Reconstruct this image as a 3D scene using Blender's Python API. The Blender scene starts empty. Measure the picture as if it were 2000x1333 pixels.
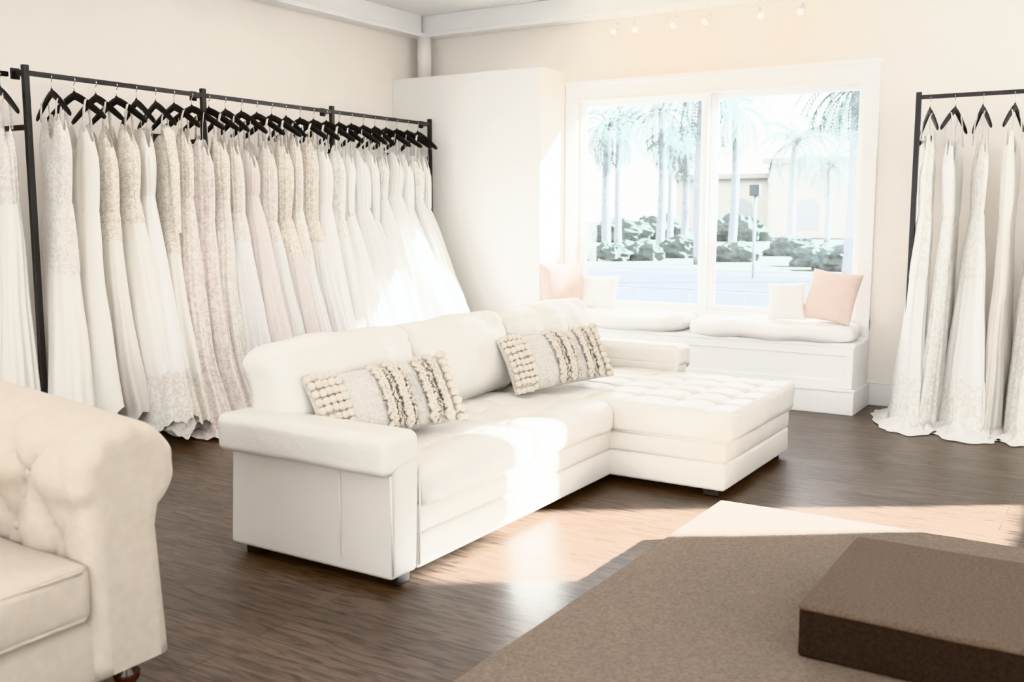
import bpy, math, random
from mathutils import Vector, Matrix, noise
random.seed(7)
S = bpy.context.scene
COL = S.collection
pi = math.pi

# ------------------------------------------------------------------ materials
def nt(name):
    m = bpy.data.materials.new(name); m.use_nodes = True
    t = m.node_tree; b = t.nodes["Principled BSDF"]
    return m, t, b
def M(name, col, rough=.5, var=.06, vs=6, bump=0., bs=60, sheen=0, metal=0, transl=0, stretch=(1,1,1), coat=0, emit=0, bdist=.01, detail=4, spec=.5):
    m, t, b = nt(name); N = t.nodes; L = t.links
    tc = N.new("ShaderNodeTexCoord"); mp = N.new("ShaderNodeMapping"); mp.inputs["Scale"].default_value = stretch
    L.new(tc.outputs["Object"], mp.inputs[0])
    n = N.new("ShaderNodeTexNoise"); n.inputs["Scale"].default_value = vs; n.inputs["Detail"].default_value = detail
    L.new(mp.outputs[0], n.inputs[0])
    r = N.new("ShaderNodeValToRGB")
    r.color_ramp.elements[0].position = .3; r.color_ramp.elements[1].position = .7
    r.color_ramp.elements[0].color = [c*(1-var) for c in col]+[1]
    r.color_ramp.elements[1].color = [min(1, c*(1+var)) for c in col]+[1]
    L.new(n.outputs[0], r.inputs[0]); L.new(r.outputs[0], b.inputs["Base Color"])
    b.inputs["Roughness"].default_value = rough; b.inputs["Metallic"].default_value = metal
    b.inputs["Specular IOR Level"].default_value = spec
    b.inputs["Sheen Weight"].default_value = sheen; b.inputs["Coat Weight"].default_value = coat
    if emit:
        b.inputs["Emission Color"].default_value = list(col)+[1]; b.inputs["Emission Strength"].default_value = emit
    if bump:
        n2 = N.new("ShaderNodeTexNoise"); n2.inputs["Scale"].default_value = bs; n2.inputs["Detail"].default_value = 5
        L.new(mp.outputs[0], n2.inputs[0])
        bp = N.new("ShaderNodeBump"); bp.inputs["Strength"].default_value = bump; bp.inputs["Distance"].default_value = bdist
        L.new(n2.outputs[0], bp.inputs["Height"]); L.new(bp.outputs[0], b.inputs["Normal"])
    if transl:
        tr = N.new("ShaderNodeBsdfTranslucent"); mx = N.new("ShaderNodeMixShader"); mx.inputs[0].default_value = transl
        L.new(r.outputs[0], tr.inputs[0]); L.new(b.outputs[0], mx.inputs[1]); L.new(tr.outputs[0], mx.inputs[2])
        L.new(mx.outputs[0], N["Material Output"].inputs[0])
    return m
def lace(name, under, thread, scale=40, thr=.5, transl=.15):
    m, t, b = nt(name); N = t.nodes; L = t.links
    tc = N.new("ShaderNodeTexCoord")
    n = N.new("ShaderNodeTexNoise"); n.inputs["Scale"].default_value = 16; n.inputs["Detail"].default_value = 3
    L.new(tc.outputs["Object"], n.inputs[0])
    add = N.new("ShaderNodeMixRGB"); add.blend_type = 'ADD'; add.inputs[0].default_value = .12
    L.new(tc.outputs["Object"], add.inputs[1]); L.new(n.outputs["Color"], add.inputs[2])
    v = N.new("ShaderNodeTexVoronoi"); v.feature = 'DISTANCE_TO_EDGE'; v.inputs["Scale"].default_value = scale
    L.new(add.outputs[0], v.inputs[0])
    v2 = N.new("ShaderNodeTexVoronoi"); v2.inputs["Scale"].default_value = scale*.8
    L.new(add.outputs[0], v2.inputs[0])
    r1 = N.new("ShaderNodeValToRGB"); r1.color_ramp.elements[0].position = .04; r1.color_ramp.elements[1].position = .16
    r1.color_ramp.elements[0].color = (1,1,1,1); r1.color_ramp.elements[1].color = (0,0,0,1)
    L.new(v.outputs["Distance"], r1.inputs[0])
    r2 = N.new("ShaderNodeValToRGB"); r2.color_ramp.elements[0].position = thr-.15; r2.color_ramp.elements[1].position = thr
    r2.color_ramp.elements[0].color = (1,1,1,1); r2.color_ramp.elements[1].color = (0,0,0,1)
    L.new(v2.outputs["Distance"], r2.inputs[0])
    mx = N.new("ShaderNodeMixRGB"); mx.blend_type = 'LIGHTEN'; mx.inputs[0].default_value = 1
    L.new(r1.outputs[0], mx.inputs[1]); L.new(r2.outputs[0], mx.inputs[2])
    c = N.new("ShaderNodeMixRGB"); c.inputs[1].default_value = list(under)+[1]; c.inputs[2].default_value = list(thread)+[1]
    L.new(mx.outputs[0], c.inputs[0]); L.new(c.outputs[0], b.inputs["Base Color"])
    b.inputs["Roughness"].default_value = .75; b.inputs["Sheen Weight"].default_value = .2
    bp = N.new("ShaderNodeBump"); bp.inputs["Strength"].default_value = .4; bp.inputs["Distance"].default_value = .003
    L.new(mx.outputs[0], bp.inputs["Height"]); L.new(bp.outputs[0], b.inputs["Normal"])
    tr = N.new("ShaderNodeBsdfTranslucent"); ms = N.new("ShaderNodeMixShader"); ms.inputs[0].default_value = transl
    L.new(c.outputs[0], tr.inputs[0]); L.new(b.outputs[0], ms.inputs[1]); L.new(tr.outputs[0], ms.inputs[2])
    L.new(ms.outputs[0], N["Material Output"].inputs[0])
    return m
def floor_mat():
    m, t, b = nt("wood_planks"); N = t.nodes; L = t.links
    tc = N.new("ShaderNodeTexCoord")
    br = N.new("ShaderNodeTexBrick"); br.offset = .37; br.offset_frequency = 2
    br.inputs["Scale"].default_value = 1; br.inputs["Brick Width"].default_value = 1.25; br.inputs["Row Height"].default_value = .155
    br.inputs["Mortar Size"].default_value = .002; br.inputs["Mortar Smooth"].default_value = .1; br.inputs["Bias"].default_value = 0
    br.inputs["Color1"].default_value = (.122,.084,.061,1); br.inputs["Color2"].default_value = (.084,.057,.041,1); br.inputs["Mortar"].default_value = (.03,.021,.016,1)
    L.new(tc.outputs["Object"], br.inputs[0])
    mp = N.new("ShaderNodeMapping"); mp.inputs["Scale"].default_value = (3.0, 26, 1); L.new(tc.outputs["Object"], mp.inputs[0])
    n = N.new("ShaderNodeTexNoise"); n.inputs["Scale"].default_value = 1.8; n.inputs["Detail"].default_value = 9; n.inputs["Distortion"].default_value = 1.1
    L.new(mp.outputs[0], n.inputs[0])
    r = N.new("ShaderNodeValToRGB"); r.color_ramp.elements[0].position = .38; r.color_ramp.elements[1].position = .58
    r.color_ramp.elements[0].color = (.38,.36,.34,1); r.color_ramp.elements[1].color = (1.17,1.16,1.15,1)
    L.new(n.outputs[0], r.inputs[0])
    mx = N.new("ShaderNodeMixRGB"); mx.blend_type = 'MULTIPLY'; mx.inputs[0].default_value = .85
    L.new(br.outputs[0], mx.inputs[1]); L.new(r.outputs[0], mx.inputs[2]); L.new(mx.outputs[0], b.inputs["Base Color"])
    b.inputs["Roughness"].default_value = .36
    bp = N.new("ShaderNodeBump"); bp.inputs["Strength"].default_value = .15; bp.inputs["Distance"].default_value = .003
    L.new(n.outputs[0], bp.inputs["Height"]); L.new(bp.outputs[0], b.inputs["Normal"])
    return m
def glass_mat():
    m, t, b = nt("window_glass"); N = t.nodes; L = t.links
    tr = N.new("ShaderNodeBsdfTransparent"); gl = N.new("ShaderNodeBsdfGlossy"); gl.inputs["Roughness"].default_value = .02
    mx = N.new("ShaderNodeMixShader"); mx.inputs[0].default_value = .04
    L.new(tr.outputs[0], mx.inputs[1]); L.new(gl.outputs[0], mx.inputs[2]); L.new(mx.outputs[0], N["Material Output"].inputs[0])
    return m

WALL = M("warm_plaster", (.82,.775,.725), .85, .02, 1.5, .12, 180, bdist=.002)
WALLB = M("pale_plaster", (.83,.79,.745), .85, .02, 1.5, .1, 180, bdist=.002)
BOXM = M("partition_paint", (.82,.795,.765), .8, .015, 1.5, .08, 180, bdist=.002)
CEIL = M("ceiling_paint", (.89,.885,.875), .85, .015, 1.5)
TRIM = M("white_trim_paint", (.86,.855,.845), .45, .01, 3)
FLOOR = floor_mat()
LEATHER = M("ivory_leather", (.71,.685,.645), .38, .02, 5, .5, 9, coat=.08, bdist=.018)
LEATHER2 = M("ivory_leather_panel", (.69,.66,.615), .44, .02, 4, .12, 14, bdist=.008)
BLACKM = M("black_metal", (.022,.02,.02), .4, .1, 20)
BLACKP = M("black_velvet_hanger", (.012,.011,.012), .55, .1, 20)
CHROME = M("chrome_wire", (.7,.7,.7), .2, .02, 5, metal=1)
DARKLEG = M("dark_leg", (.018,.012,.01), .4, .1, 20)
REDWOOD = M("turned_mahogany", (.05,.018,.012), .3, .2, 12, coat=.2)
CARPET = M("tan_carpet", (.325,.250,.196), .97, .20, 95, 1., 320, bdist=.012, detail=6)
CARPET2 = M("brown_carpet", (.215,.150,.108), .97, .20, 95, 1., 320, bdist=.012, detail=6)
CARPET_SHADE = M("brown_carpet_shade", (.040,.025,.018), .97, .25, 95, 1., 320, bdist=.012, detail=6)  # shade on the step sides put into the carpet colour
LINEN = M("oatmeal_linen", (.52,.455,.38), .85, .05, 30, .3, 350, sheen=.1, bdist=.003)
CANVAS = M("white_canvas", (.78,.765,.74), .85, .03, 12, .3, 60, sheen=.1, bdist=.006)
PINK = M("blush_pillow_weave", (.66,.54,.48), .85, .09, 14, .3, 120, sheen=.1, bdist=.004)
OATP = M("oatmeal_pillow_weave", (.60,.57,.53), .9, .12, 60, .9, 110, bdist=.008)
BOB = M("cream_yarn", (.70,.635,.555), .9, .10, 40, .8, 200, bdist=.006)
GLASS = glass_mat()
BULB = M("warm_bulb", (1,.66,.32), .5, 0, 3, emit=9)
SAT_I = M("ivory_satin", (.85,.825,.775), .45, .02, 4, .2, 10, transl=.12, bdist=.01)
SAT_W = M("white_satin", (.87,.86,.84), .45, .02, 4, .2, 10, transl=.15, bdist=.01)
TUL_W = M("white_tulle", (.87,.86,.845), .8, .03, 30, .5, 14, sheen=.3, transl=.25, stretch=(4,4,.2), bdist=.012)
TUL_P = M("blush_tulle", (.84,.785,.755), .8, .04, 30, .5, 14, sheen=.3, transl=.25, stretch=(4,4,.2), bdist=.012)
CHIF = M("champagne_chiffon", (.83,.80,.75), .75, .03, 20, .5, 14, sheen=.3, transl=.2, stretch=(4,4,.2), bdist=.012)
LACE_I = lace("ivory_lace", (.75,.69,.62), (.86,.84,.80), 40)
LACE_C = lace("champagne_lace", (.70,.61,.52), (.86,.83,.77), 40)
LACE_P = lace("blush_lace", (.74,.65,.605), (.86,.81,.78), 26)
LACE_W = lace("white_lace", (.77,.735,.68), (.87,.86,.835), 28, .55)

# ------------------------------------------------------------------ geometry
class Geo:
    def __init__(s): s.v = []; s.f = []
    def box(s, x0,x1,y0,y1,z0,z1):
        o = len(s.v)
        s.v += [(x,y,z) for z in (z0,z1) for x,y in ((x0,y0),(x1,y0),(x1,y1),(x0,y1))]
        s.f += [tuple(o+i for i in q) for q in ((0,3,2,1),(4,5,6,7),(0,1,5,4),(1,2,6,5),(2,3,7,6),(3,0,4,7))]
        return s
    def tube(s, pts, r, n=8, closed=False, flat=None):
        pts = [Vector(p) for p in pts]; m = len(pts); o = len(s.v)
        up = Vector((0,0,1))
        for i,p in enumerate(pts):
            a = pts[(i-1) % m] if (closed or i) else p
            b = pts[(i+1) % m] if (closed or i < m-1) else p
            t = (b-a).normalized()
            u = t.cross(up)
            if u.length < .05: u = t.cross(Vector((0,1,0)))
            u.normalize(); w = u.cross(t).normalized()
            rr = r[i] if isinstance(r,(list,tuple)) else r
            fu, fw = flat if flat else (1,1)
            for k in range(n):
                q = 2*pi*k/n
                s.v.append(tuple(p+u*math.cos(q)*rr*fu+w*math.sin(q)*rr*fw))
        for i in range(m if closed else m-1):
            for k in range(n):
                a = o+i*n+k; b = o+i*n+(k+1)%n; c = o+((i+1)%m)*n+(k+1)%n; d = o+((i+1)%m)*n+k
                s.f.append((a,b,c,d))
        if not closed:
            s.f.append(tuple(o+k for k in range(n))[::-1]); s.f.append(tuple(o+(m-1)*n+k for k in range(n)))
        return s
    def ball(s, c, r, n=8, m=5, sc=(1,1,1)):
        o = len(s.v); s.v.append((c[0],c[1],c[2]+r*sc[2]))
        for i in range(1,m):
            a = pi*i/m
            for k in range(n):
                q = 2*pi*k/n
                s.v.append((c[0]+r*sc[0]*math.sin(a)*math.cos(q), c[1]+r*sc[1]*math.sin(a)*math.sin(q), c[2]+r*sc[2]*math.cos(a)))
        s.v.append((c[0],c[1],c[2]-r*sc[2])); e = len(s.v)-1
        for k in range(n): s.f.append((o, o+1+k, o+1+(k+1)%n))
        for i in range(m-2):
            for k in range(n):
                s.f.append((o+1+i*n+k, o+1+(i+1)*n+k, o+1+(i+1)*n+(k+1)%n, o+1+i*n+(k+1)%n))
        for k in range(n): s.f.append((e, o+1+(m-2)*n+(k+1)%n, o+1+(m-2)*n+k))
        return s
    def lathe(s, prof, c=(0,0,0), n=20):
        o = len(s.v)
        for r,z in prof:
            for k in range(n):
                q = 2*pi*k/n; s.v.append((c[0]+r*math.cos(q), c[1]+r*math.sin(q), c[2]+z))
        for i in range(len(prof)-1):
            for k in range(n):
                s.f.append((o+i*n+k, o+i*n+(k+1)%n, o+(i+1)*n+(k+1)%n, o+(i+1)*n+k))
        s.f.append(tuple(o+k for k in range(n))[::-1]); s.f.append(tuple(o+(len(prof)-1)*n+k for k in range(n)))
        return s
    def rings(s, R, cap0=False, cap1=False):
        o = len(s.v); n = len(R[0])
        for r in R: s.v += [tuple(p) for p in r]
        for i in range(len(R)-1):
            for k in range(n):
                s.f.append((o+i*n+k, o+i*n+(k+1)%n, o+(i+1)*n+(k+1)%n, o+(i+1)*n+k))
        for flag, i in ((cap0,0),(cap1,len(R)-1)):
            if flag == 'ngon':
                q = tuple(o+i*n+k for k in range(n)); s.f.append(q if i else q[::-1])
            elif flag:
                c = tuple(sum(p[j] for p in R[i])/n for j in range(3))
                s.v.append(c); e = len(s.v)-1
                for k in range(n):
                    a = o+i*n+k; b = o+i*n+(k+1)%n
                    s.f.append((e,b,a) if i == 0 else (e,a,b))
        return s
    def obj(s, name, mat, smooth=False, bevel=0, loc=(0,0,0), rot=None, parent=None, label=None, flatbig=False):
        me = bpy.data.meshes.new(name); me.from_pydata(s.v, [], s.f); me.validate(); me.update()
        if mat: me.materials.append(mat)
        if smooth:
            for p in me.polygons: p.use_smooth = not (flatbig and len(p.vertices) > 8)
        o = bpy.data.objects.new(name, me); COL.objects.link(o); o.location = loc
        if rot: o.rotation_euler = rot
        if bevel:
            b = o.modifiers.new("bevel", 'BEVEL'); b.width = bevel; b.segments = 2; b.limit_method = 'ANGLE'
        if parent: adopt(parent, o)
        if label: o["label"] = label
        return o
def adopt(p, c):
    c.parent = p; c.matrix_parent_inverse = p.matrix_basis.inverted()
def empty(name, loc, label, cat, group=None, rotz=0):
    e = bpy.data.objects.new(name, None); COL.objects.link(e); e.location = loc; e.rotation_euler = (0,0,rotz)
    e.empty_display_size = .1; top(e, label, cat, group); return e
def top(o, label, cat, group=None):
    o["label"] = label; o["category"] = cat
    if group: o["group"] = group
    return o
def struct(o): o["kind"] = "structure"; return o

def axis_pts(a, r, n):
    e = [a-r+r*math.tan(q) for q in (pi/12, pi/6, pi/4)]
    return [-x for x in e[::-1]] + [-(a-r)+2*(a-r)*i/n for i in range(n+1)] + e
def rbox(name, c, d, r, mat, puff=(0,0,0), n=(12,12,6), rot=None, parent=None, tufts=None, wrk=.0, fn=None, label=None, seed=0, pw=4):
    a,b,h = [x/2 for x in d]; P = [axis_pts(a,r,n[0]), axis_pts(b,r,n[1]), axis_pts(h,r,n[2])]
    H = (a,b,h); key = {}; g = Geo()
    def vid(q):
        k = tuple(round(x,5) for x in q)
        if k in key: return key[k]
        inn = [max(-(H[i]-r), min(H[i]-r, q[i])) for i in range(3)]
        dd = Vector([q[i]-inn[i] for i in range(3)])
        nn = dd.normalized() if dd.length > 1e-6 else Vector((0,0,0))
        p = Vector(inn)+nn*r
        u = [p[i]/H[i] for i in range(3)]
        e = [max(0, 1-abs(u[i])**pw) for i in range(3)]
        p = Vector((p.x+u[0]*puff[0]*e[1]*e[2], p.y+u[1]*puff[1]*e[0]*e[2], p.z+u[2]*puff[2]*e[0]*e[1]))
        if wrk:
            p += nn*wrk*noise.noise(Vector((p.x*5+seed*7.1, p.y*5+seed*3.3, p.z*7)))
        if tufts and nn.z > .3:
            for tx,ty,ts,td in tufts:
                rr = (p.x-tx)**2+(p.y-ty)**2
                p.z -= td*(math.exp(-rr/(ts*ts))*.6+math.exp(-rr/(ts*ts*.12))*.4)
        if fn: p = Vector(fn(p, nn))
        key[k] = len(g.v); g.v.append(tuple(p)); return key[k]
    for ax in range(3):
        o1, o2 = [(1,2),(2,0),(0,1)][ax]
        for sg in (-1,1):
            for i in range(len(P[o1])-1):
                for j in range(len(P[o2])-1):
                    q = []
                    for ii,jj in ((i,j),(i+1,j),(i+1,j+1),(i,j+1)):
                        w = [0,0,0]; w[ax] = sg*H[ax]; w[o1] = P[o1][ii]; w[o2] = P[o2][jj]; q.append(vid(w))
                    g.f.append(tuple(q) if sg > 0 else tuple(q[::-1]))
    return g.obj(name, mat, True, loc=c, rot=rot, parent=parent, label=label)

# ------------------------------------------------------------------ room shell
XL, YB, ZC, XR = -5.95, 7.85, 3.3, 1.6
struct(Geo().box(XL-.2, XR+.2, -2.2, YB+.2, -.12, 0).obj("floor", FLOOR))
struct(Geo().box(XL-.2, XR+.2, -2.2, YB+.2, ZC, ZC+.15).obj("ceiling", CEIL))
struct(Geo().box(XL-.2, XL, -2.0, YB+.2, 0, ZC).obj("wall_left", WALL))
wx0, wx1, wz0, wz1 = -4.25, -1.81, .66, 2.43
g = Geo(); g.box(XL, wx0, YB, YB+.2, 0, ZC).box(wx1, XR+.2, YB, YB+.2, 0, ZC).box(wx0, wx1, YB, YB+.2, 0, wz0).box(wx0, wx1, YB, YB+.2, wz1, ZC)
struct(g.obj("wall_back", WALLB))
g = Geo(); g.box(XL, XR, -2.2, -2.0, 0, .4).box(XL, XR, -2.2, -2.0, 2.9, ZC).box(XL, XL+.2, -2.2, -2.0, .4, 2.9).box(XR-.2, XR, -2.2, -2.0, .4, 2.9)
struct(g.obj("wall_front", WALLB))
g = Geo(); g.box(XR, XR+.15, -2.2, -.4, 0, ZC).box(XR, XR+.15, -.4, 4.6, 0, .6).box(XR, XR+.15, -.4, 4.6, 2.7, ZC).box(XR, XR+.15, 4.6, 5.79, 0, ZC)
g.box(XR, XR+.15, 7.0, YB, 0, ZC).box(XR, XR+.15, 5.79, 7.0, 0, 1.23)
g.box(XR, XR+.15, 5.79, 6.54, 2.50, ZC).box(XR, XR+.15, 6.54, 7.0, 3.02, ZC)
struct(g.obj("wall_right", WALLB))
struct(Geo().box(XR+.15, XR+4.4, -2.0, 5.55, 2.95, 3.1).obj("ceiling_added_sun_shade", CEIL))  # unseen roof added to keep direct sun out of the large side window
struct(Geo().box(XR+.15, XR+4.4, 5.55, 5.7, -.25, 3.1).obj("wall_added_sun_shade", WALLB))  # unseen end wall added to stop sun slipping in under the roof
struct(Geo().box(.2, 4.2, 11.5, 11.8, -.25, 4.45).obj("wall_added_sun_block", WALLB))  # unseen wall added outdoors to block low sun from the bench
struct(Geo().box(XL, -4.36, 7.40, YB, 0, 2.69).obj("wall_partition", BOXM, bevel=.008))
g = Geo(); g.box(XL, XR, YB-.12, YB, 3.13, ZC).box(XL, XR, YB-.15, YB, 3.10, 3.14)
struct(g.obj("trim_1", TRIM, bevel=.006))
g = Geo(); g.box(XL, XL+.12, -2, YB-.15, 3.13, ZC).box(XL, XL+.15, -2, YB-.15, 3.10, 3.14)
struct(g.obj("trim_2", TRIM, bevel=.006))
struct(Geo().lathe([(.065,2.69),(.065,3.1)], (-5.80,7.70,0), 24).obj("trim_3", BOXM, True))
g = Geo(); g.box(-1.70, XR, YB-.018, YB, 0, .17).box(-1.70, XR, YB-.026, YB, .17, .19)
struct(g.obj("baseboard_back", TRIM, bevel=.004))
g = Geo(); g.box(XL, XL+.018, -2, 7.4, 0, .17).box(XL, XL+.026, -2, 7.4, .17, .19)
struct(g.obj("baseboard_left", TRIM, bevel=.004))
g = Geo(); g.box(XR-.018, XR, -2, YB, 0, .17)
struct(g.obj("baseboard_right", TRIM, bevel=.004))
g = Geo()
yc0 = YB-.025
g.box(-4.355, wx0, yc0, YB, .52, 2.43).box(wx1, -1.70, yc0, YB, .15, 2.43).box(-4.355, -1.70, yc0, YB, 2.43, 2.58)
g.box(-4.355, -1.68, YB-.045, YB, 2.565, 2.60).box(wx0-.02, wx1+.02, YB-.035, YB, 2.425, 2.445)
g.box(-4.355, -1.70, YB-.03, YB, .58, .66)
struct(g.obj("trim_4", TRIM, bevel=.004, label="white window casing"))
def window(name, x0, x1, y, z0, z1):
    g = Geo(); f = .042
    g.box(x0,x0+f,y,y+.07,z0,z1); g.box(x1-f,x1,y,y+.07,z0,z1); g.box(x0+f,x1-f,y,y+.07,z0,z0+f); g.box(x0+f,x1-f,y,y+.07,z1-f,z1)
    g.box(x0+f,x0+f+.014,y+.02,y+.05,z0+f,z1-f); g.box(x1-f-.014,x1-f,y+.02,y+.05,z0+f,z1-f)
    o = struct(g.obj(name, TRIM, bevel=.003))
    g2 = Geo(); g2.box(x0+f,x1-f,y+.03,y+.036,z0+f,z1-f)
    g2.obj("glass_pane", GLASS, parent=o)
window("window_1", wx0, -3.070, YB+.05, wz0, wz1)
window("window_2", -3.035, wx1, YB+.05, wz0, wz1)
struct(Geo().box(-3.070, -3.035, YB-.005, YB+.15, wz0, wz1).obj("trim_5", TRIM, bevel=.003))
g = Geo(); g.box(XR+.1,XR+.15,5.79,5.80,1.23,2.5).box(XR+.1,XR+.15,6.99,7.0,1.23,3.02).box(XR+.1,XR+.15,5.79,7.0,1.23,1.24)
w3 = struct(g.obj("window_3", TRIM))
Geo().box(XR+.12,XR+.126,5.80,6.99,1.24,2.5).box(XR+.12,XR+.126,6.54,6.99,2.5,3.02).obj("glass_pane", GLASS, parent=w3)
g = Geo(); g.box(XR+.1,XR+.15,-.4,-.36,.6,2.7).box(XR+.1,XR+.15,4.56,4.6,.6,2.7).box(XR+.1,XR+.15,-.36,4.56,.6,.64).box(XR+.1,XR+.15,-.36,4.56,2.66,2.7).box(XR+.1,XR+.15,2.08,2.12,.64,2.66)
w4 = struct(g.obj("window_added_fill", TRIM)); Geo().box(XR+.12,XR+.126,-.36,4.56,.64,2.66).obj("glass_pane", GLASS, parent=w4)  # unseen side window put in for soft fill on sofa and left rack

# ------------------------------------------------------------------ window bench
be = empty("window_bench", (-3.03,7.6,0), "white built-in wooden bench with recessed panels under the window", "bench")
bx0, bx1, by0, by1 = -4.355, -1.70, 7.36, YB-.03
Geo().box(bx0,bx1,by0,by1,.0,.49).obj("body", TRIM, bevel=.004, parent=be)
Geo().box(bx0,bx1+.01,by0-.02,by1,.49,.52).obj("seat_top", TRIM, bevel=.005, parent=be)
for a,b in ((bx0,-3.05),(-3.05,bx1)):
    g = Geo(); g.box(a,b,by0-.015,by0,.43,.49).box(a,b,by0-.015,by0,.19,.245).box(a,a+.055,by0-.015,by0,.245,.43).box(b-.055,b,by0-.015,by0,.245,.43)
    g.obj("panel_frame", TRIM, bevel=.003, parent=be)
g = Geo(); g.box(bx0,bx1+.02,by0-.032,by0-.014,0,.17).box(bx0,bx1+.028,by0-.04,by0-.014,.17,.19).box(bx1,bx1+.02,by0-.014,by1,0,.17)
g.obj("baseboard", TRIM, bevel=.003, parent=be)
def bench_cushion(x0,x1,label,curl=0):
    cx=(x0+x1)/2; w=x1-x0
    e = empty("bench_cushion", (cx,7.57,.52), label, "cushion", "tufted cushions on the window bench")
    tf = [(w*(i-1.5)/4*.95, dy, .08, .045) for i in range(4) for dy in (-.12,.12)]
    def fn(p,nn):
        if curl:
            q = max(0,(p.x/(w/2)-.72)/.28); q2 = max(0, -p.y/.25)
            p.z += curl*q*q*(.4+.6*q2)
        ex=max(0,abs(p.x)-(w/2-.24))/.24
        p.y*=1-.48*ex**2.2
        p.z += .010*noise.noise(Vector((p.x*6+cx,p.y*6,0)))
        return p
    rbox("pad", (cx,7.55,.582), (w,.54,.105), .05, CANVAS, (.0,.0,.018), (44,18,3), parent=e, tufts=tf, wrk=.018, fn=fn)
    for tx,ty,_,_ in tf: Geo().ball((cx+tx,7.55+ty,.602),.012,8,5,(1,1,.6)).obj("tuft_button", CANVAS, True, parent=e)
bench_cushion(-4.33,-3.03,"white canvas tufted bench cushion with a curled corner",.05)
bench_cushion(-2.99,-1.72,"white canvas tufted bench cushion beneath the pillows")

def pillow_geo(w,h,t,n=24,pinch=.06,seed=0):
    g = Geo(); idx = {}
    def P(u,v,s):
        x = w/2*u*(1-pinch*(1-v*v)*abs(u)); z = h/2*v*(1-pinch*(1-u*u)*abs(v))
        th = t/2*((1-abs(u)**3)*(1-abs(v)**3))**.55
        y = s*th*(1+.12*noise.noise(Vector((u*2+seed,v*2,s*3))))
        return (x,y,z)
    for s in (-1,1):
        for i in range(n+1):
            for j in range(n+1):
                u = math.sin((i/n-.5)*pi); v = math.sin((j/n-.5)*pi)
                if s > 0 and (i in (0,n) or j in (0,n)): idx[(s,i,j)] = idx[(-1,i,j)]; continue
                idx[(s,i,j)] = len(g.v); g.v.append(P(u,v,s))
    for s in (-1,1):
        for i in range(n):
            for j in range(n):
                q = (idx[(s,i,j)],idx[(s,i+1,j)],idx[(s,i+1,j+1)],idx[(s,i,j+1)])
                g.f.append(q if s < 0 else q[::-1])
    return g, P
def throw_pillow(loc, rot, w, h, t, mat, label, seed):
    g,_ = pillow_geo(w,h,t,22,.07,seed)
    o = g.obj("throw_pillow", mat, True, loc=loc, rot=rot); top(o, label, "pillow", "pillows on the window bench")
throw_pillow((-4.19,7.50,.84),(math.radians(-12),0,math.radians(48)),.40,.41,.15,PINK,"blush pink square pillow leaning in the bench corner",1)
throw_pillow((-3.93,7.66,.79),(math.radians(-20),0,math.radians(5)),.36,.30,.13,CANVAS,"small white pillow beside a blush pillow",2)
throw_pillow((-2.26,7.57,.79),(math.radians(-20),math.radians(-2),math.radians(12)),.28,.30,.12,CANVAS,"small white square pillow against the window",3)
throw_pillow((-1.93,7.59,.84),(math.radians(-20),math.radians(5),math.radians(-12)),.40,.40,.15,PINK,"blush pink square pillow leaning on the window casing",4)

# ------------------------------------------------------------------ sectional sofa
so = empty("sectional_sofa", (-2.8,4.5,0), "ivory leather sectional sofa with chaise and three back cushions", "sofa")
def seam_tube(pts, r=.004, name="seam", mat=LEATHER2):
    Geo().tube(pts, r, 6).obj(name, mat, True, parent=so)
rbox("base_panel", (-2.79,3.925,.112),(.86,1.74,.147),.018,LEATHER2,(.008,0,0),(10,16,2),parent=so)
rbox("base_panel", (-2.79,3.925,.240),(.86,1.74,.115),.018,LEATHER2,(.008,0,0),(10,16,2),parent=so)
rbox("chaise_base", (-2.47,5.325,.112),(1.51,1.10,.147),.018,LEATHER2,(.006,.006,0),(14,10,2),parent=so)
rbox("chaise_base", (-2.47,5.325,.240),(1.51,1.10,.115),.018,LEATHER2,(.008,.008,0),(14,10,2),parent=so)
def grid_fn(xs, ys, d=.007, s=.012):
    def fn(p, nn):
        if nn.z > .5:
            m = 0
            for x in xs: m = max(m, math.exp(-((p.x-x)/s)**2))
            for y in ys: m = max(m, math.exp(-((p.y-y)/s)**2))
            p.z -= d*m
        return p
    return fn
tf = [(x,y,.05,.020) for x in (-.05,.2) for y in (-.22,0.,.22)]
rbox("seat_cushion", (-2.73,3.50,.368),(.79,.865,.165),.045,LEATHER,(.016,0,.024),(50,50,4),parent=so,tufts=tf,wrk=.018,seed=1,fn=grid_fn((.2,),(0,),.007,.014))
rbox("seat_cushion", (-2.73,4.35,.368),(.79,.82,.165),.045,LEATHER,(.016,0,.024),(50,50,4),parent=so,tufts=tf,wrk=.018,seed=2,fn=grid_fn((.2,),(0,),.007,.014))
gx=(-.12,.12,.36,.58); gy=(-.33,-.11,.11,.33)
tf = [(x,y,.05,.032) for x in gx for y in gy]
rbox("chaise_cushion", (-2.405,5.325,.372),(1.43,1.13,.17),.035,LEATHER,(.01,.008,.012),(90,70,4),parent=so,tufts=tf,wrk=.008,seed=3,fn=grid_fn(gx,gy,.013,.013))
rbox("back_frame", (-3.19,4.5,.31),(.20,2.9,.52),.03,LEATHER2,(0,0,0),(4,16,6),parent=so)
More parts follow.
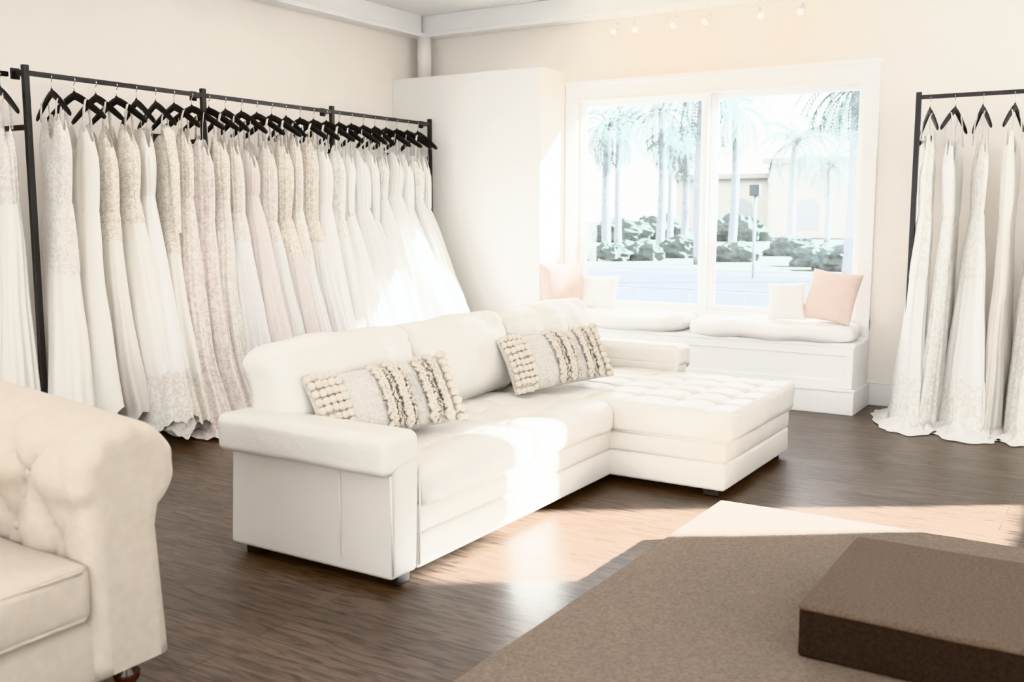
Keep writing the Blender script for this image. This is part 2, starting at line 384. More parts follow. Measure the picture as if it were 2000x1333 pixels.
for i,(yc,w) in enumerate(((3.46,.91),(4.375,.85),(5.32,.98))):
    def fn(p,nn,i=i,w=w):
        p.z += .006*noise.noise(Vector((p.y*2.5+i*5,p.x*4,1.5)))
        p.x += .018*noise.noise(Vector((p.y*4+i*9,p.z*5,.5)))+.008*noise.noise(Vector((p.y*11+i*9,p.z*6,2.5)))
        if nn.x > .3: p.x -= .010*math.exp(-((p.z-.135)/.010)**2)
        return p
    rbox("back_cushion", (-3.14,yc,.67),(.28,w,.44),.085,LEATHER,(.050,.010,.018),(8,44,40),rot=(0,math.radians(-14),0),parent=so,fn=fn,wrk=.012,seed=10+i,pw=2.4)
def arm(y0,y1,x0,x1,out,padback=0):
    yc=(y0+y1)/2
    def fn(p,nn):
        p.y += out*-.012*(p.z/.23)
        return p
    rbox("arm_panel", ((x0+x1)/2,yc,.275),(x1-x0,y1-y0,.47),.018,LEATHER2,(0,0,0),(14,4,8),parent=so,fn=fn)
    w0, w1 = (y0-.045, y1+.008) if out < 0 else (y0-.008, y1+.045)
    w=w1-w0; xb=x0-padback
    def fp(p,nn):
        yo = out*p.y/(w/2)
        if p.z < 0: p.z -= .028*max(0,yo)**1.5
        return p
    rbox("arm_pad", ((xb+x1)/2+.002,(w0+w1)/2,.543),(x1-xb+.012,w,.14),.038,LEATHER,(.003,.004,.006),(28,10,5),parent=so,fn=fp,wrk=.005,seed=30+out)
arm(2.90,3.065,-3.25,-2.36,-1,.03)
arm(5.905,6.07,-3.23,-2.45,1)
seam_tube([(-2.356,2.892,.06),(-2.356,2.889,.25),(-2.356,2.884,.46)],.0045)
seam_tube([(-2.356,3.062,.06),(-2.356,3.066,.25),(-2.356,3.068,.46)],.0045)
seam_tube([(-2.62,2.892,.06),(-2.62,2.889,.46)],.002)
for x,y in ((-3.15,2.97),(-2.42,2.98),(-1.80,4.85),(-1.80,5.79),(-3.15,6.0),(-2.55,5.98)):
    Geo().box(x-.045,x+.045,y-.045,y+.045,0,.045).obj("foot", DARKLEG, bevel=.006, parent=so, label="dark wooden foot")
seam_tube([(-2.36,4.758,.298),(-1.74,4.758,.298),(-1.700,4.79,.298),(-1.700,5.86,.298)],.005)

def lumbar(loc, rot, label, seed):
    e = empty("lumbar_pillow", loc, label, "pillow", "textured lumbar pillows on the sofa")
    e.rotation_euler = rot
    w,h,t=.76,.33,.15
    g,P = pillow_geo(w,h,t,26,.05,seed)
    def add(gg,nm,mat):
        o = gg.obj(nm, mat, True); o.parent = e; return o
    add(g,"cover",OATP)
    rnd = random.Random(seed)
    for us in ([-.96+.075*k for k in range(5)],[.965-.075*k for k in range(2)]):
        gb = Geo()
        for ui in us:
            for k in range(9):
                v = -.93+1.86*k/8
                p = P(max(-.985,min(.985,ui+.006*rnd.random())), v+.02*rnd.uniform(-1,1), -1)
                gb.ball((p[0],p[1]-.010,p[2]),.0185+.0015*rnd.random(),10,7)
        add(gb,"bobble_trim",BOB)["kind"]="stuff"
    gs = Geo()
    for uc in (-.12,.10,.46,.70):
        for off in (-.024,.024):
            pts=[]
            for k in range(60):
                v=-.96+1.92*k/59
                u=uc+off+.020*math.sin(k*1.15+(off>0)*pi)
                p=P(u,v,-1); pts.append((p[0],p[1]-.008-.006*abs(math.cos(k*1.15)),p[2]))
            gs.tube(pts,[.009+.006*abs(math.sin(k*1.15)) for k in range(60)],8)
    for uc in (-.01,.20,.58):
        for k in range(60):
            v=rnd.uniform(-.93,.93); p=P(uc+.03*rnd.uniform(-1,1),v,-1)
            q=Vector(p)+Vector((rnd.uniform(-.012,.012),-.012,-.018))
            gs.tube([(p[0],p[1],p[2]),((p[0]+q.x)/2,p[1]-.012,(p[2]+q.z)/2+.003),tuple(q)],.0045,6)
    add(gs,"braided_fringe",BOB)["kind"]="stuff"
lumbar((-2.79,3.40,.632),(math.radians(-28),math.radians(-3),math.radians(74)),"oatmeal woven lumbar pillow with cream bobbles resting on the sofa seat",3)
lumbar((-2.78,4.90,.635),(math.radians(-28),math.radians(-2),math.radians(73)),"oatmeal bobble-textured lumbar pillow beside the chaise",5)

# ------------------------------------------------------------------ chesterfield armchair
ch = empty("tufted_armchair", (-3.0,1.15,0), "oatmeal linen button-tufted armchair with rolled arms", "armchair")
def roll_profile():
    pts=[]
    for k in range(16): pts.append((.0-.01*(k/15), .13+.50*k/15))
    cy,cz,r=.140,.705,.175
    for k in range(38):
        a=math.radians(204-k*(204+52)/37); pts.append((cy+r*math.cos(a), cz+r*math.sin(a)*.88))
    z0=pts[-1][1]; y0=pts[-1][0]
    for k in range(1,4): pts.append((y0-.012*k/3, z0-.018*k))
    y0,z0=pts[-1]
    for k in range(1,11): pts.append((y0+(.262-y0)*k/10, z0-(z0-.13)*k/10))
    return pts
PR = roll_profile()
def tufted_arm(name, fwd, side, origin, length, capfront=True, rise=.09):
    n=len(PR); arc=[0]
    for i in range(1,n): arc.append(arc[-1]+math.dist(PR[i],PR[i-1]))
    nor=[]
    for i in range(n):
        a=PR[max(0,i-1)]; b=PR[min(n-1,i+1)]; tx,tz=b[0]-a[0],b[1]-a[1]; l=math.hypot(tx,tz) or 1
        nor.append((-tz/l, tx/l))
    R=[]; nl=int(length/.010)
    pa,pb=.24,.17
    def rs(s,z): return rise*max(0,1-s/length)*max(0,(z-.13)/.7)
    for i in range(nl+1):
        s=length*i/nl; ring=[]
        for k in range(n):
            y,z=PR[k]; ny,nz=nor[k]; t=arc[k]; d=0
            if .24<t<.84:
                u=s/pa+(t-.38)/(2*pb); v=s/pa-(t-.38)/(2*pb)
                w=min(1,(t-.24)/.08,(.84-t)/.20)*min(1,max(0,(length-.0-s))/.16)
                d=w*.058*((abs(math.sin(pi*u))*abs(math.sin(pi*v)))**.36-.85)
            ring.append((s,y+ny*d,z+nz*d+rs(s,z)))
        R.append(ring)
    if capfront:
        for a in (15,30,45,60,75,88):
            q=math.radians(a); ring=[]
            for k in range(n):
                y,z=PR[k]; ny,nz=nor[k]; dd=.050*(1-math.cos(q))
                if .5<arc[k]<1.15: dd+=.014*math.sin(q)*(.5+.5*math.cos(k*1.25))
                if z<.18: nz=0
                ring.append((length+.05*math.sin(q), y-ny*dd, z-nz*dd))
            R.append(ring)
    F=Vector(fwd); Sd=Vector(side); O=Vector(origin)
    R=[[tuple(O+F*p[0]+Sd*p[1]+Vector((0,0,p[2]))) for p in ring] for ring in R]
    g=Geo().rings(R,'ngon','ngon')
    g.obj(name, LINEN, True, parent=ch, flatbig=True)
    for iu in range(-12,24):
        for iv in range(-12,24):
            s=pa*(iu+iv)/2; t=.38+(iu-iv)*pb
            if .04<s<length-.06 and .28<t<.76:
                j=min(range(n),key=lambda q:abs(arc[q]-t)); y,z=PR[j]; ny,nz=nor[j]
                p=O+F*s+Sd*(y-ny*.040)+Vector((0,0,z-nz*.040+rs(s,z)))
                Geo().ball(tuple(p),.015,8,5).obj("tuft_button", LINEN, True, parent=ch)
tufted_arm("arm",(1,0,0),(0,1,0),(-3.55,1.655,0),1.075)
tufted_arm("arm",(1,0,0),(0,-1,0),(-3.55,.665,0),1.075)
tufted_arm("backrest",(0,1,0),(-1,0,0),(-3.33,.45,.09),1.42,capfront=False,rise=0)
rbox("seat_base",(-3.01,1.16,.20),(1.10,1.46,.20),.03,LINEN,(.01,0,0),(12,14,3),parent=ch)
rbox("seat_cushion",(-2.92,1.16,.395),(.98,1.00,.18),.04,LINEN,(.015,0,.02),(14,14,3),parent=ch,wrk=.014)
for zz,xx in ((.465,-2.425),(.325,-2.425)):
    pts=[(-3.4,1.655,zz),(-2.46,1.655,zz),(xx-.004,1.62,zz),(xx+.002,1.2,zz),(xx-.004,.70,zz),(-2.46,.665,zz)]
    Geo().tube(pts,.006,6).obj("piping",LINEN,True,parent=ch)
for x,y in ((-2.53,1.82),(-2.53,.50),(-3.48,1.82),(-3.48,.50)):
    Geo().lathe([(.012,0),(.022,.01),(.024,.03),(.038,.05),(.040,.07),(.026,.085),(.034,.13)],(x,y,0)).obj("foot",REDWOOD,True,parent=ch,label="turned mahogany foot")

# ------------------------------------------------------------------ carpeted platform
o = rbox("carpeted_platform",(-.085,2.7175,.09),(2.87,2.935,.18),.014,CARPET,(0,0,0),(20,20,3),wrk=.004)
top(o,"low tan carpeted fitting platform on the wood floor","platform")
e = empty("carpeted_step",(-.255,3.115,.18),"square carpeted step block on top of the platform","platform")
rbox("shaded_side",(-.255,3.115,.257),(1.01,.71,.15),.012,CARPET_SHADE,(0,0,0),(20,20,3),wrk=.003,parent=e,label="brown carpet side with shade painted in")  # sides coloured darker than the top to stand for shade
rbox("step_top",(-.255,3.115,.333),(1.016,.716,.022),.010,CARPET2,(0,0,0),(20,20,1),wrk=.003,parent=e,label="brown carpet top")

# ------------------------------------------------------------------ garment racks
RZ=2.255
rk = empty("garment_rack",(-5.45,5.38,0),"long black metal wall-braced garment rack holding wedding dresses","clothes rack")
for y in (3.46,4.74,6.02,7.30):
    Geo().box(-5.465,-5.435,y-.017,y+.017,0,2.30).obj("post",BLACKM,bevel=.002,parent=rk)
    g=Geo(); g.box(XL+.006,-5.465,y-.014,y+.014,1.935,1.965).box(XL+.001,XL+.01,y-.04,y+.04,1.88,2.02)
    g.obj("wall_brace",BLACKM,bevel=.002,parent=rk)
    g=Geo(); g.box(-5.55,-5.465,y-.015,y+.015,2.24,2.272).box(-5.555,-5.54,y-.026,y+.026,2.225,2.288)
    g.obj("end_bracket",BLACKM,bevel=.002,parent=rk)
for a,b in ((3.477,4.723),(4.757,6.003),(6.037,7.283)):
    Geo().box(-5.462,-5.438,a,b,RZ-.014,RZ+.014).obj("rail",BLACKM,bevel=.002,parent=rk)
Geo().box(-5.602,-5.578,3.05,3.44,RZ-.014,RZ+.014).obj("rail",BLACKM,bevel=.002,parent=rk)
rk2 = empty("garment_rack",(-.4,7.45,0),"short black metal garment rack along the window wall","clothes rack")
for x in (-1.356,.62):
    Geo().box(x-.017,x+.017,7.435,7.465,0,2.29).obj("post",BLACKM,bevel=.002,parent=rk2)
    g=Geo(); g.box(x-.014,x+.014,7.465,YB-.006,1.935,1.965).box(x-.04,x+.04,YB-.01,YB-.001,1.88,2.02)
    g.obj("wall_brace",BLACKM,bevel=.002,parent=rk2)
Geo().box(-1.338,.602,7.437,7.463,RZ-.014,RZ+.014).obj("rail",BLACKM,bevel=.002,parent=rk2)

HW=.255
def hanger_meshes():
    g=Geo()
    pts=[];rr=[]
    for k in range(25):
        u=-1+2*k/24; x=HW*u; z=-.018-.125*abs(u)**1.2+.006*math.cos(u*pi)
        pts.append((x,0,z)); rr.append(.0205*(1-.30*abs(u)**3) if abs(u)<1 else .011)
    g.tube(pts,rr,8,flat=(.5,1.15))
    g.tube([(0,0,-.03),(0,0,.015)],[.018,.009],8,flat=(1,.6))
    g2=Geo(); p=[(0,0,.0),(0,0,.045)]
    for k in range(12):
        a=math.radians(-60+k*22); p.append((.026*math.cos(a)-.013,0,.077+.026*math.sin(a)))
    g2.tube(p,.0028,6)
    return g,g2
gh,gk=hanger_meshes()
HZ=RZ-.077-.010
h_tpl=None
def hanger(x,y,rotz,group):
    global h_tpl
    if h_tpl is None:
        b=gh.obj("clothes_hanger",BLACKP,True); k=gk.obj("hook",CHROME,True,label="chrome wire hook"); k.parent=b; h_tpl=(b,k)
        nb,nk=b,k
    else:
        nb=h_tpl[0].copy(); nk=h_tpl[1].copy(); nk.parent=nb; COL.objects.link(nb); COL.objects.link(nk)
    nb.location=(x,y,HZ); nb.rotation_euler=(0,0,rotz)
    top(nb,"slim black clothes hanger with a wire hook on the rail","hanger",group)

NT=150
def dress(x,y,rotz,bm,sm,label,group,ztop=1.93,zw=1.50,zh=.15,bw=.165,ww=.150,hw=.34,hd=.10,shift=.05,p=1.0,k=9,amp=.02,seed=0,sleeve=None,neck='v',minx=-.42,pool=0,train=0,belt=False,overlay=0,hem=None,dw=.045,lean=0):
    rnd=random.Random(seed); ph=[rnd.uniform(0,6.28) for _ in range(8)]
    e=empty("wedding_dress",(x,y,0),label,"dress",group,rotz)
    def put(g,nm,m):
        o=g.obj(nm,m,True); o.parent=e; return o
    def sgp(c,q): return math.copysign(abs(c)**q,c)
    def ring(hx,hy,xo,z,f,zf=None,u=0,off=0,yo=0):
        R=[]
        for i in range(NT):
            q=2*pi*i/NT; c,s=math.cos(q),math.sin(q)
            fd=f*(.45*math.sin(k*q+ph[0]+1.6*math.sin(2*q+ph[1])+.5*u)+.30*math.sin((2*k+3)*q+ph[2]+math.sin(3*q+ph[6]))+.30*math.sin((k//2+1)*q+ph[5]))+off
            xx=xo+hx*sgp(c,.85)+fd*c*1.2; yy=yo+hy*sgp(s,.85)+fd*s*.8
            zz=zf(q) if zf else z
            nz=noise.noise(Vector((xx*6+seed,yy*6,zz*2.2)))
            yy+=.014*nz; xx+=.006*nz
            if xx<minx-off: xx=minx-off+.01*math.sin(q*9)
            R.append((xx,yy,zz))
        return R
    n=34
    def srow(u,off=0,zadd=None):
        hx=ww+(hw-ww)*(u**p)+.010*math.sin(pi*min(1,u/.4))
        hy=dw+(hd-dw)*u**.8
        f=amp*(.10+.90*min(1,u*1.15)**1.1)
        z=zw+(zh-zw)*u
        zf=lambda q:z+u**6*(.035*math.sin(3*q+ph[3])+.018*math.sin(7*q+ph[4]))-(zadd(q) if zadd else 0)-train*u**8*max(0,math.cos(q))
        return ring(hx,hy,shift*u**1.2,z,f,zf,u,off,lean*u**1.3)
    R=[srow(j/n) for j in range(n+1)]
    for j in range(1,pool+1):
        R.append(ring(hw+.026*j,hd+.018*j,shift+.012*j,0,amp*(1.2+.12*j),lambda q,j=j:max(.006,zh-.012*j+.014*math.sin(11*q+ph[5]+j)),1,0,lean*(1+.06*j)))
    put(Geo().rings(R),"skirt",sm)
    if overlay:
        R=[srow(overlay*j/9,.004,(lambda q:.025*abs(math.sin(9*q))) if j==9 else None) for j in range(10)]
        put(Geo().rings(R),"lace_overlay",bm)
    if hem:
        R=[srow(.80+.2*j/7,.004,(lambda q:-.03*abs(math.sin(10*q+ph[6]))) if j==0 else ((lambda q:.018*abs(math.sin(12*q))) if j==7 else None)) for j in range(8)]
        put(Geo().rings(R),"lace_hem",hem)
    R=[]; m=16
    for j in range(m+1):
        v=j/m
        hx=ww+(bw-ww)*math.sin(min(1,v/.8)*pi/2)-(.035*max(0,v-.75)/.25)
        hy=dw+.008*math.sin(min(1,v/.8)*pi/2)-.028*max(0,v-.6)/.4
        def zf(q,v=v):
            c,s=math.cos(q),math.sin(q)
            dip=.17*math.exp(-(c/.32)**2) if neck=='v' else (.07*math.exp(-(c/.22)**2) if neck=='s' else .09*math.exp(-(c/.5)**2))
            side=.13*abs(c)**4
            return zw+(ztop-dip-side-zw)*v
        R.append(ring(hx,hy,.008*math.sin(v*3+ph[6]),0,.006,zf))
    put(Geo().rings(R),"bodice",bm)
    if belt:
        R=[ring(ww+.004,dw+.005,0,zw-.02+.018*j,.004) for j in range(3)]
        put(Geo().rings(R),"belt",LACE_C)
    for sx in (-1,1):
        g=Geo()
        xa=sx*bw*.62; zt=HZ-.018-.125*(abs(xa)/HW)**1.2+.022
        wd=.010 if neck!='s' else .003
        g.tube([(xa,-.030,ztop-.07),(xa,-.022,(ztop+zt)/2),(xa,-.006,zt-.004),(xa,0,zt),(xa,.006,zt-.004),(xa,.022,(ztop+zt)/2),(xa,.030,ztop-.07)],wd,6,flat=(1,.45))
        put(g,"strap",bm if neck!='s' else sm)
    if sleeve:
        for sx in (-1,1):
            R=[]
            L=.66
            for j in range(13):
                v=j/12; rr=.048-.022*v
                cx=sx*(bw*.85+ (.05*min(1,v*3)+.02*v)); z=ztop+.03-L*v
                R.append([(cx+rr*.7*math.cos(2*pi*i/16),rr*.8*math.sin(2*pi*i/16),z+.03*sx*-math.cos(2*pi*i/16)*(1-v)) for i in range(16)])
            put(Geo().rings(R,True,False),"sleeve",bm)
    return e

GL="wedding dresses on the long rack"
specs=[
 (LACE_I,SAT_I,'fit','ivory satin sheath gown with lace bodice'),
 (LACE_I,SAT_I,'fit','ivory satin gown with beaded lace bodice'),
 (SAT_I,SAT_I,'fit','plain ivory satin gown with thin straps'),
 (LACE_C,SAT_I,'fit','ivory gown with champagne lace bodice'),
 (LACE_C,SAT_I,'a','ivory crepe gown with champagne lace bodice'),
 (SAT_I,SAT_W,'a','smooth white satin gown with lace hem'),
 (LACE_C,SAT_I,'sleeve','long-sleeved champagne lace gown with ivory skirt'),
 (LACE_C,LACE_P,'mer','blush lace fitted gown with scalloped hem'),
 (LACE_P,LACE_P,'mer','blush lace mermaid gown with lace train'),
 (LACE_C,LACE_I,'mer','ivory lace mermaid gown over nude lining'),
 (LACE_I,TUL_W,'a','ivory tulle gown with ivory lace bodice'),
 (TUL_P,TUL_P,'a','pale blush sheer tulle gown'),
 (LACE_I,TUL_W,'a','soft white tulle gown with lace bodice'),
 (LACE_C,TUL_P,'a','blush tulle gown with champagne lace bodice'),
 (LACE_I,TUL_W,'a','white tulle A-line gown with ivory lace bodice'),
 (LACE_C,TUL_W,'a','white tulle gown with champagne bodice'),
 (SAT_W,SAT_W,'a','plain white satin A-line gown'),
 (LACE_W,SAT_W,'a','white satin gown with lace bodice'),
 (SAT_W,SAT_W,'belt','white satin gown with beaded belt'),
 (SAT_W,TUL_W,'ball','white tulle gown with satin bodice'),
 (SAT_W,SAT_W,'ball','plain white satin full-skirted gown'),
 (LACE_W,TUL_W,'ball','white tulle full-skirted gown'),
 (SAT_W,TUL_W,'ball','white tulle gown with satin bodice'),
 (SAT_W,SAT_W,'ball','white satin gown with full skirt'),
 (LACE_W,TUL_W,'ball','white tulle ball gown beside the partition'),
 (SAT_W,SAT_W,'ball','white satin ball gown with thin straps'),
]
ys=[3.39]+[3.62+.146*i for i in range(25)]
OV={1:.30,3:.12,4:.10,6:.18,10:.14,12:.10,13:.20,14:.28,15:.12,17:.10}
HM={4:LACE_I,5:LACE_I,6:LACE_I,10:LACE_W}
for i,(bm,sm,kd,lb) in enumerate(specs):
    y=ys[i]; X=-5.45 if i else -5.59
    if i:
        for py in (3.46,4.74,6.02,7.30):
            if abs(y-py)<.035: y=py+(.04 if y>=py else -.04)
    r=random.Random(i*13+1); rz=math.radians(r.uniform(-16,16))
    hanger(X,y,rz,"black hangers on the long rack")
    nk=r.choice('vsv')
    a=dict(seed=i+20,ztop=(2.06 if nk=='v' else 1.98)+r.uniform(-.08,.03),neck=nk,zw=1.54+r.uniform(-.14,.08),overlay=OV.get(i,0),hem=HM.get(i),lean=r.uniform(-.06,.06))
    sat = sm in (SAT_I,SAT_W)
    if kd=='fit': a.update(hw=.22+.03*(i%3),hd=.115,shift=.03+.02*(i%2),p=2.0,k=5,amp=.018,zh=.27-.05*(i%2))
    if kd=='a': a.update(hw=.38+.03*(i%3),hd=.15,shift=.11,p=1.2 if sat else 1.0,k=6 if sat else 15,amp=.022 if sat else .017,zh=.13+.05*(i%2))
    if kd=='sleeve': a.update(hw=.32,hd=.12,shift=.08,p=1.7,k=6,amp=.020,zh=.15,sleeve='long')
    if kd=='mer': a.update(hw=.36,hd=.13,shift=.08,p=2.8,k=8,amp=.024,zh=.06,pool=4)
    if kd in('ball','belt'): a.update(hw=.50+.016*(i-18),hd=.16,shift=.20+.022*(i-18),p=.95,k=8 if sat else 17,amp=.026 if sat else .020,zh=.04,neck='s' if i%3 else 'v',ztop=1.98,belt=kd=='belt')
    if i==0: a.update(shift=0,hw=.16,bw=.10,ww=.095,minx=-.33,zh=.2,lean=0)
    dress(X,y,rz*.8,bm,sm,lb+" on the rail",GL,**a)
GR="wedding dresses on the short rack"
rs=[(-1.281,LACE_W,SAT_W,'white lace-topped gown with long smooth skirt'),(-1.119,SAT_W,LACE_W,'white lace gown with satin V neckline'),
    (-.949,LACE_W,SAT_W,'white A-line gown with lace bodice'),(-.755,SAT_I,CHIF,'sleeveless ivory chiffon gown with open back'),
    (-.57,LACE_W,LACE_W,'ivory lace gown with scalloped hem'),(-.36,SAT_I,SAT_I,'ivory satin gown'),(-.12,LACE_W,TUL_W,'white tulle gown')]
for i,(x,bm,sm,lb) in enumerate(rs):
    r=random.Random(i*5+3); rz=-pi/2+math.radians([22,-10,20,-8,12,4,-5][i])
    hanger(x,7.45,rz,"black hangers on the short rack")
    a=dict(seed=i+90,ztop=[2.05,1.98,1.99,2.03,2.02,2,2][i],zw=1.5+r.uniform(-.10,.10),bw=.15,ww=.125,hw=[.28,.22,.34,.22,.30,.3,.3][i],hd=[.09,.065,.13,.065,.11,.12,.12][i],shift=.07,p=[2.8,2.2,1.3,2.2,1.6,1.4,1.2][i],k=[5,6,5,8,6,6,10][i],amp=.020,zh=.045,pool=[6,4,6,4,5,3,3][i],minx=-.34,overlay=[.3,0,.30,0,0,0,0][i],dw=.034,hem=[LACE_W,None,LACE_W,None,None,None,None][i],lean=[-.08,-.02,-.05,0,-.04,0,0][i])
    dress(x,7.45,rz,bm,sm,lb+" on the short rack",GR,**a)

# ------------------------------------------------------------------ track light
tl = empty("track_light",(-2.9,7.55,ZC),"white ceiling track light with six lit spotlight heads","light")
g=Geo(); g.box(-3.85,-2.0,7.535,7.565,3.075,3.10)
for x in (-3.7,-2.95,-2.15): g.tube([(x,7.55,3.10),(x,7.55,ZC)],.006,8)
g.obj("track",TRIM,parent=tl)
for i,(x,a) in enumerate(((-3.726,-25),(-3.565,15),(-3.218,-10),(-2.942,-30),(-2.534,20),(-2.216,-10))):
    g=Geo(); g.tube([(x,7.55,3.08),(x,7.55,2.975)],.005,8)
    d=Vector((math.sin(math.radians(a)),-.55,-.8)).normalized(); c=Vector((x,7.55,2.965))
    g.tube([tuple(c-d*.04),tuple(c-d*.02),tuple(c+d*.015),tuple(c+d*.038)],[.010,.020,.028,.034],14)
    hd=g.obj("spotlight_head",CHROME,True,parent=tl)
    Geo().ball(tuple(c+d*.040),.029,12,8).obj("bulb",BULB,True,parent=hd)
    pl=bpy.data.lights.new("bulb_light","POINT"); pl.energy=.6; pl.color=(1,.74,.46); pl.shadow_soft_size=.03
    po=bpy.data.objects.new("bulb_light",pl); COL.objects.link(po); po.location=c+d*.10

# ------------------------------------------------------------------ outdoors
GRD=M("pale_pavement",(.095,.096,.098),.9,.06,.4,spec=0)
GRASS=M("dry_grass",(.085,.088,.084),.95,.12,.8,spec=0)
ROADM=M("asphalt",(.085,.087,.092),.9,.08,.6,spec=0)
LINE=M("road_paint",(.18,.18,.18),.8,.02,1,spec=0)
TRUNK=M("palm_trunk",(.23,.235,.24),.95,.15,6,spec=0)
FROND=M("palm_frond",(.145,.165,.160),.7,.25,3,transl=.3,spec=.1)
SHRUB=M("shrub_leaves",(.155,.172,.162),.85,.25,5,.2,9,transl=.5,bdist=.1,spec=0)
STUCCO=M("cream_stucco",(.38,.365,.34),.9,.05,1,spec=0)
ROOFM=M("roof_tile",(.28,.27,.26),.9,.1,4,spec=0)
DARKG=M("dark_window",(.26,.265,.27),.6,.1,3,spec=0)
RAIL=M("grey_metal",(.18,.185,.195),.6,.05,3,spec=0)
SIG=M("signal_housing",(.08,.085,.09),.5,.05,3,spec=.1)
gz=-.25
struct(Geo().box(-160,160,-60,220,gz-.1,gz).obj("ground",GRD))
struct(Geo().box(-160,120,15,27,gz,gz+.01).obj("road",ROADM))
struct(Geo().box(-160,120,29,90,gz,gz+.02).obj("lawn",GRASS))
for k in range(6):
    struct(Geo().box(-24+4*k,-22+4*k,20.9,21.1,gz+.01,gz+.014).obj("road_marking",LINE))
def palm_crown(seed,R,kind):
    rnd=random.Random(seed); g=Geo(); nf=44 if kind=='date' else 34
    for f in range(nf):
        az=f*2.399+rnd.uniform(-.2,.2); el=math.radians(rnd.uniform(-35,80)); L=R*rnd.uniform(.8,1.1)
        pts=[]; q=el; p=Vector((0,0,0)); st=L/10
        for k in range(11):
            pts.append(p.copy()); p=p+Vector((math.cos(az)*math.cos(q),math.sin(az)*math.cos(q),math.sin(q)))*st; q-=.17
        side=Vector((-math.sin(az),math.cos(az),0))
        for k in range(1 if kind=='date' else 4,11):
            a=pts[k]; t=(pts[k]-pts[k-1]).normalized()
            for s in (-1,1):
                for h in (0,.5):
                    b=a-t*st*h; ll=R*.20*(1-.45*abs(k/10-.5)*2) if kind=='date' else R*.36*(k/10)
                    tip=b+side*s*ll*.8+t*ll*.55-Vector((0,0,ll*.35)); o=len(g.v)
                    g.v+= [tuple(b+t*.025),tuple(b-t*.025),tuple(tip)]; g.f.append((o,o+1,o+2))
        g.tube([tuple(x) for x in pts],.02,3)
    return g
cr={}
def palm(X,Y,zc,R,kind,seed,tr=.15):
    e=empty("palm_tree",(X,Y,gz+.02),"tall palm tree with pale green fronds across the street" if kind!='date' else "date palm with long arching fronds across the street","palm tree","palm trees across the street")
    H=zc-gz; g=Geo(); rnd=random.Random(seed)
    bx=rnd.uniform(-.3,.3)
    pts=[(bx*math.sin(k/14*pi)*.4,0,H*k/14) for k in range(15)]
    g.tube(pts,[tr*(1.25-.35*k/14+.06*(k%2)) for k in range(15)],10)
    o=g.obj("trunk",TRUNK,True); o.parent=e
    if (kind,R) not in cr:
        o=palm_crown(seed,R,kind).obj("fronds",FROND); cr[(kind,R)]=o
    else:
        o=cr[(kind,R)].copy(); COL.objects.link(o)
    o.parent=e; o.location=(0,0,H); o.rotation_euler=(0,0,rnd.uniform(0,6))
def sx(px,Y):
    k=(px-1000)/1960.; return round((k*.8471-.5314)/(.8471+.5314*k)*Y,1)
for (px,Y,z,R,kd) in ((1186,35,4.8,1.9,'fan'),(1206,46,6.3,2.2,'fan'),(1288,38,5.6,2.1,'fan'),(1308,51,5.4,1.9,'fan'),(1335,44,4.7,1.9,'fan'),(1368,32,5.7,2.1,'fan'),(1430,41,5.8,2.1,'fan'),(1548,46,4.7,2.3,'date'),(1618,62,4.4,2.3,'date'),(1662,26,4.6,1.9,'fan')):
    palm(sx(px,Y),Y,z,R,kd,int(px))
def shrub(X,Y,r,seed):
    g=Geo(); rnd=random.Random(seed)
    g.ball((0,0,0),1,28,18)
    g.v=[tuple(Vector(v)*(r*(1+.35*noise.noise(Vector(v)*2.2+Vector((seed,0,0)))+.18*noise.noise(Vector(v)*7)))) for v in g.v]
    g.v=[(v[0]*1.3,v[1],max(-.3*r,v[2]*.75)) for v in g.v]
    o=g.obj("shrub",SHRUB,False,loc=(X,Y,gz+.02+.3*r)); top(o,"rounded leafy green shrub along the street","shrub","shrubs across the street")
for i,(px,Y,r) in enumerate(((1192,33,.6),(1253,34,.7),(1332,37,.75),(1440,35,.65),(1598,33,.65),(1655,31,.7),(1550,41,.75),(1215,56,1.4),(1290,64,1.6),(1440,62,1.5))):
    shrub(sx(px,Y),Y,r,i)
bx=sx(1590,75)
b=empty("building",(bx,78,gz),"cream stucco building with arched windows and low tiled roof","building")
g=Geo(); g.box(bx-11,bx+11,75,85,gz,4.2).box(bx-3,bx+3,73.5,75,gz,5.2); g.obj("facade",STUCCO,parent=b)
g=Geo(); g.box(bx-11.5,bx+11.5,74.5,85.5,4.2,4.6).box(bx-3.4,bx+3.4,73.1,75.4,5.2,5.6); g.obj("roof",ROOFM,parent=b)
for dx,yy in ((-8.5,75),(-5.5,75),(0,73.5),(5.5,75),(8.5,75)):
    g=Geo(); n=12; o0=[(bx+dx-.8,yy-.05,gz+.6),(bx+dx+.8,yy-.05,gz+.6)]+[(bx+dx+.8*math.cos(pi*k/n),yy-.05,1.9+.8*math.sin(pi*k/n)) for k in range(n+1)]
    g.v=o0; g.f=[tuple(range(len(o0)))]; g.obj("arched_window",DARKG,parent=b)
X=sx(1472,26)
s=empty("pedestrian_signal",(X,26,gz),"dark pedestrian signal box on a metal pole","traffic signal")
Geo().tube([(X,26,gz),(X,26,2.0)],.04,10).obj("pole",TRUNK,True,parent=s)
Geo().box(X-.14,X+.14,25.9,26.1,1.95,2.25).obj("signal_box",SIG,bevel=.02,parent=s)
rl=empty("railing",(-4.6,10.6,gz),"low grey metal railing outside the window","railing")
g=Geo(); g.tube([(-6.2,10.6,.62),(-3.0,10.6,.62)],.012,8)
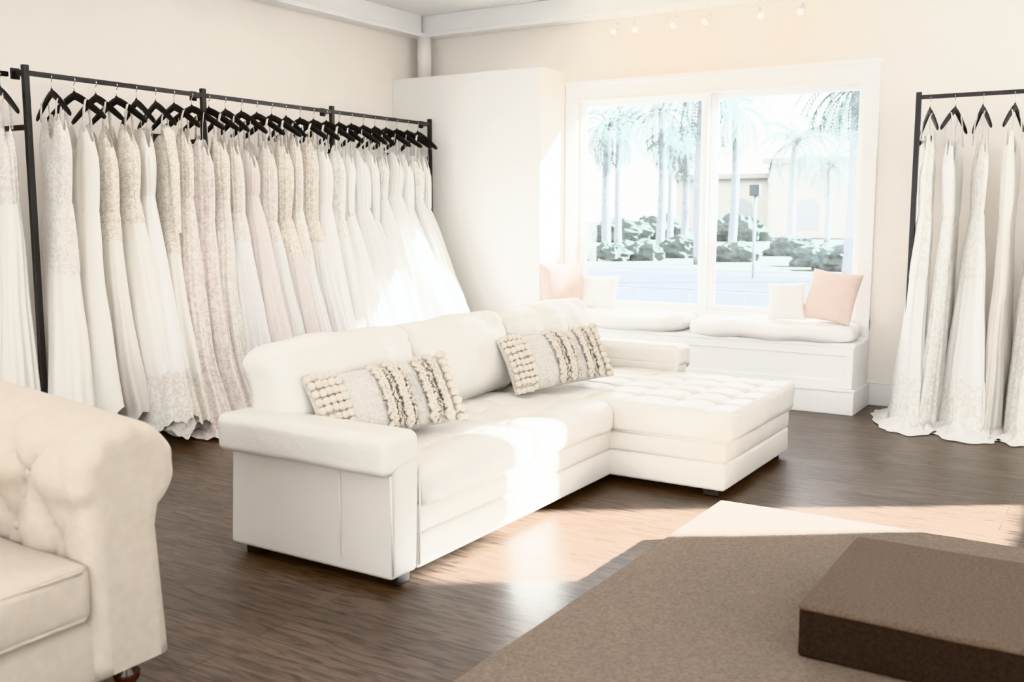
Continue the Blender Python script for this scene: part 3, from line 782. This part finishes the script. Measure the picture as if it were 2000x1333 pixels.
for k in range(6): g.tube([(-6.2+.64*k,10.6,gz),(-6.2+.64*k,10.6,.62)],.009,6)
g.obj("rails",RAIL,True,parent=rl)

# ------------------------------------------------------------------ light, world, camera
sd=bpy.data.lights.new("sun","SUN"); sd.energy=66; sd.angle=math.radians(1.4); sd.color=(.90,.97,1)
so_=bpy.data.objects.new("sun",sd); COL.objects.link(so_); so_.location=(10,12,8)
so_.rotation_euler=Vector((-1,-.7,-.61)).to_track_quat('-Z','Y').to_euler()
for (x,y,en) in ((-3.9,4.9,15),(-3.4,2.0,14),(-1.2,0.6,12)):
    al=bpy.data.lights.new("fill_light","AREA"); al.shape='SQUARE'; al.size=1.8; al.energy=en; al.color=(1,.96,.90)  # added fill lamps out of view, no fixture modelled
    ao=bpy.data.objects.new("fill_light",al); COL.objects.link(ao); ao.location=(x,y,3.27)
w=bpy.data.worlds.new("sky"); S.world=w; w.use_nodes=True
N=w.node_tree.nodes; L=w.node_tree.links; bg=N["Background"]
tc=N.new("ShaderNodeTexCoord"); sp=N.new("ShaderNodeSeparateXYZ"); r=N.new("ShaderNodeValToRGB")
L.new(tc.outputs["Generated"],sp.inputs[0]); L.new(sp.outputs["Z"],r.inputs[0]); L.new(r.outputs[0],bg.inputs[0])
r.color_ramp.elements[0].position=0; r.color_ramp.elements[0].color=(1,.985,.96,1)
r.color_ramp.elements[1].position=.7; r.color_ramp.elements[1].color=(.86,.93,1,1)
bg.inputs[1].default_value=3.0
cd=bpy.data.cameras.new("camera"); cam=bpy.data.objects.new("camera",cd); COL.objects.link(cam)
cam.location=(0,0,1.45); cam.rotation_euler=(math.radians(90-7.227),0,math.radians(32.1)); cd.lens=35; cd.sensor_width=36
cd.dof.use_dof=True; cd.dof.focus_distance=5.6; cd.dof.aperture_fstop=3.2
S.camera=cam
try:
    S.view_settings.view_transform='Khronos PBR Neutral'
except Exception:
    S.view_settings.view_transform='Standard'
S.view_settings.exposure=1.08
S.cycles.max_bounces=10; S.cycles.diffuse_bounces=6; S.cycles.transparent_max_bounces=12
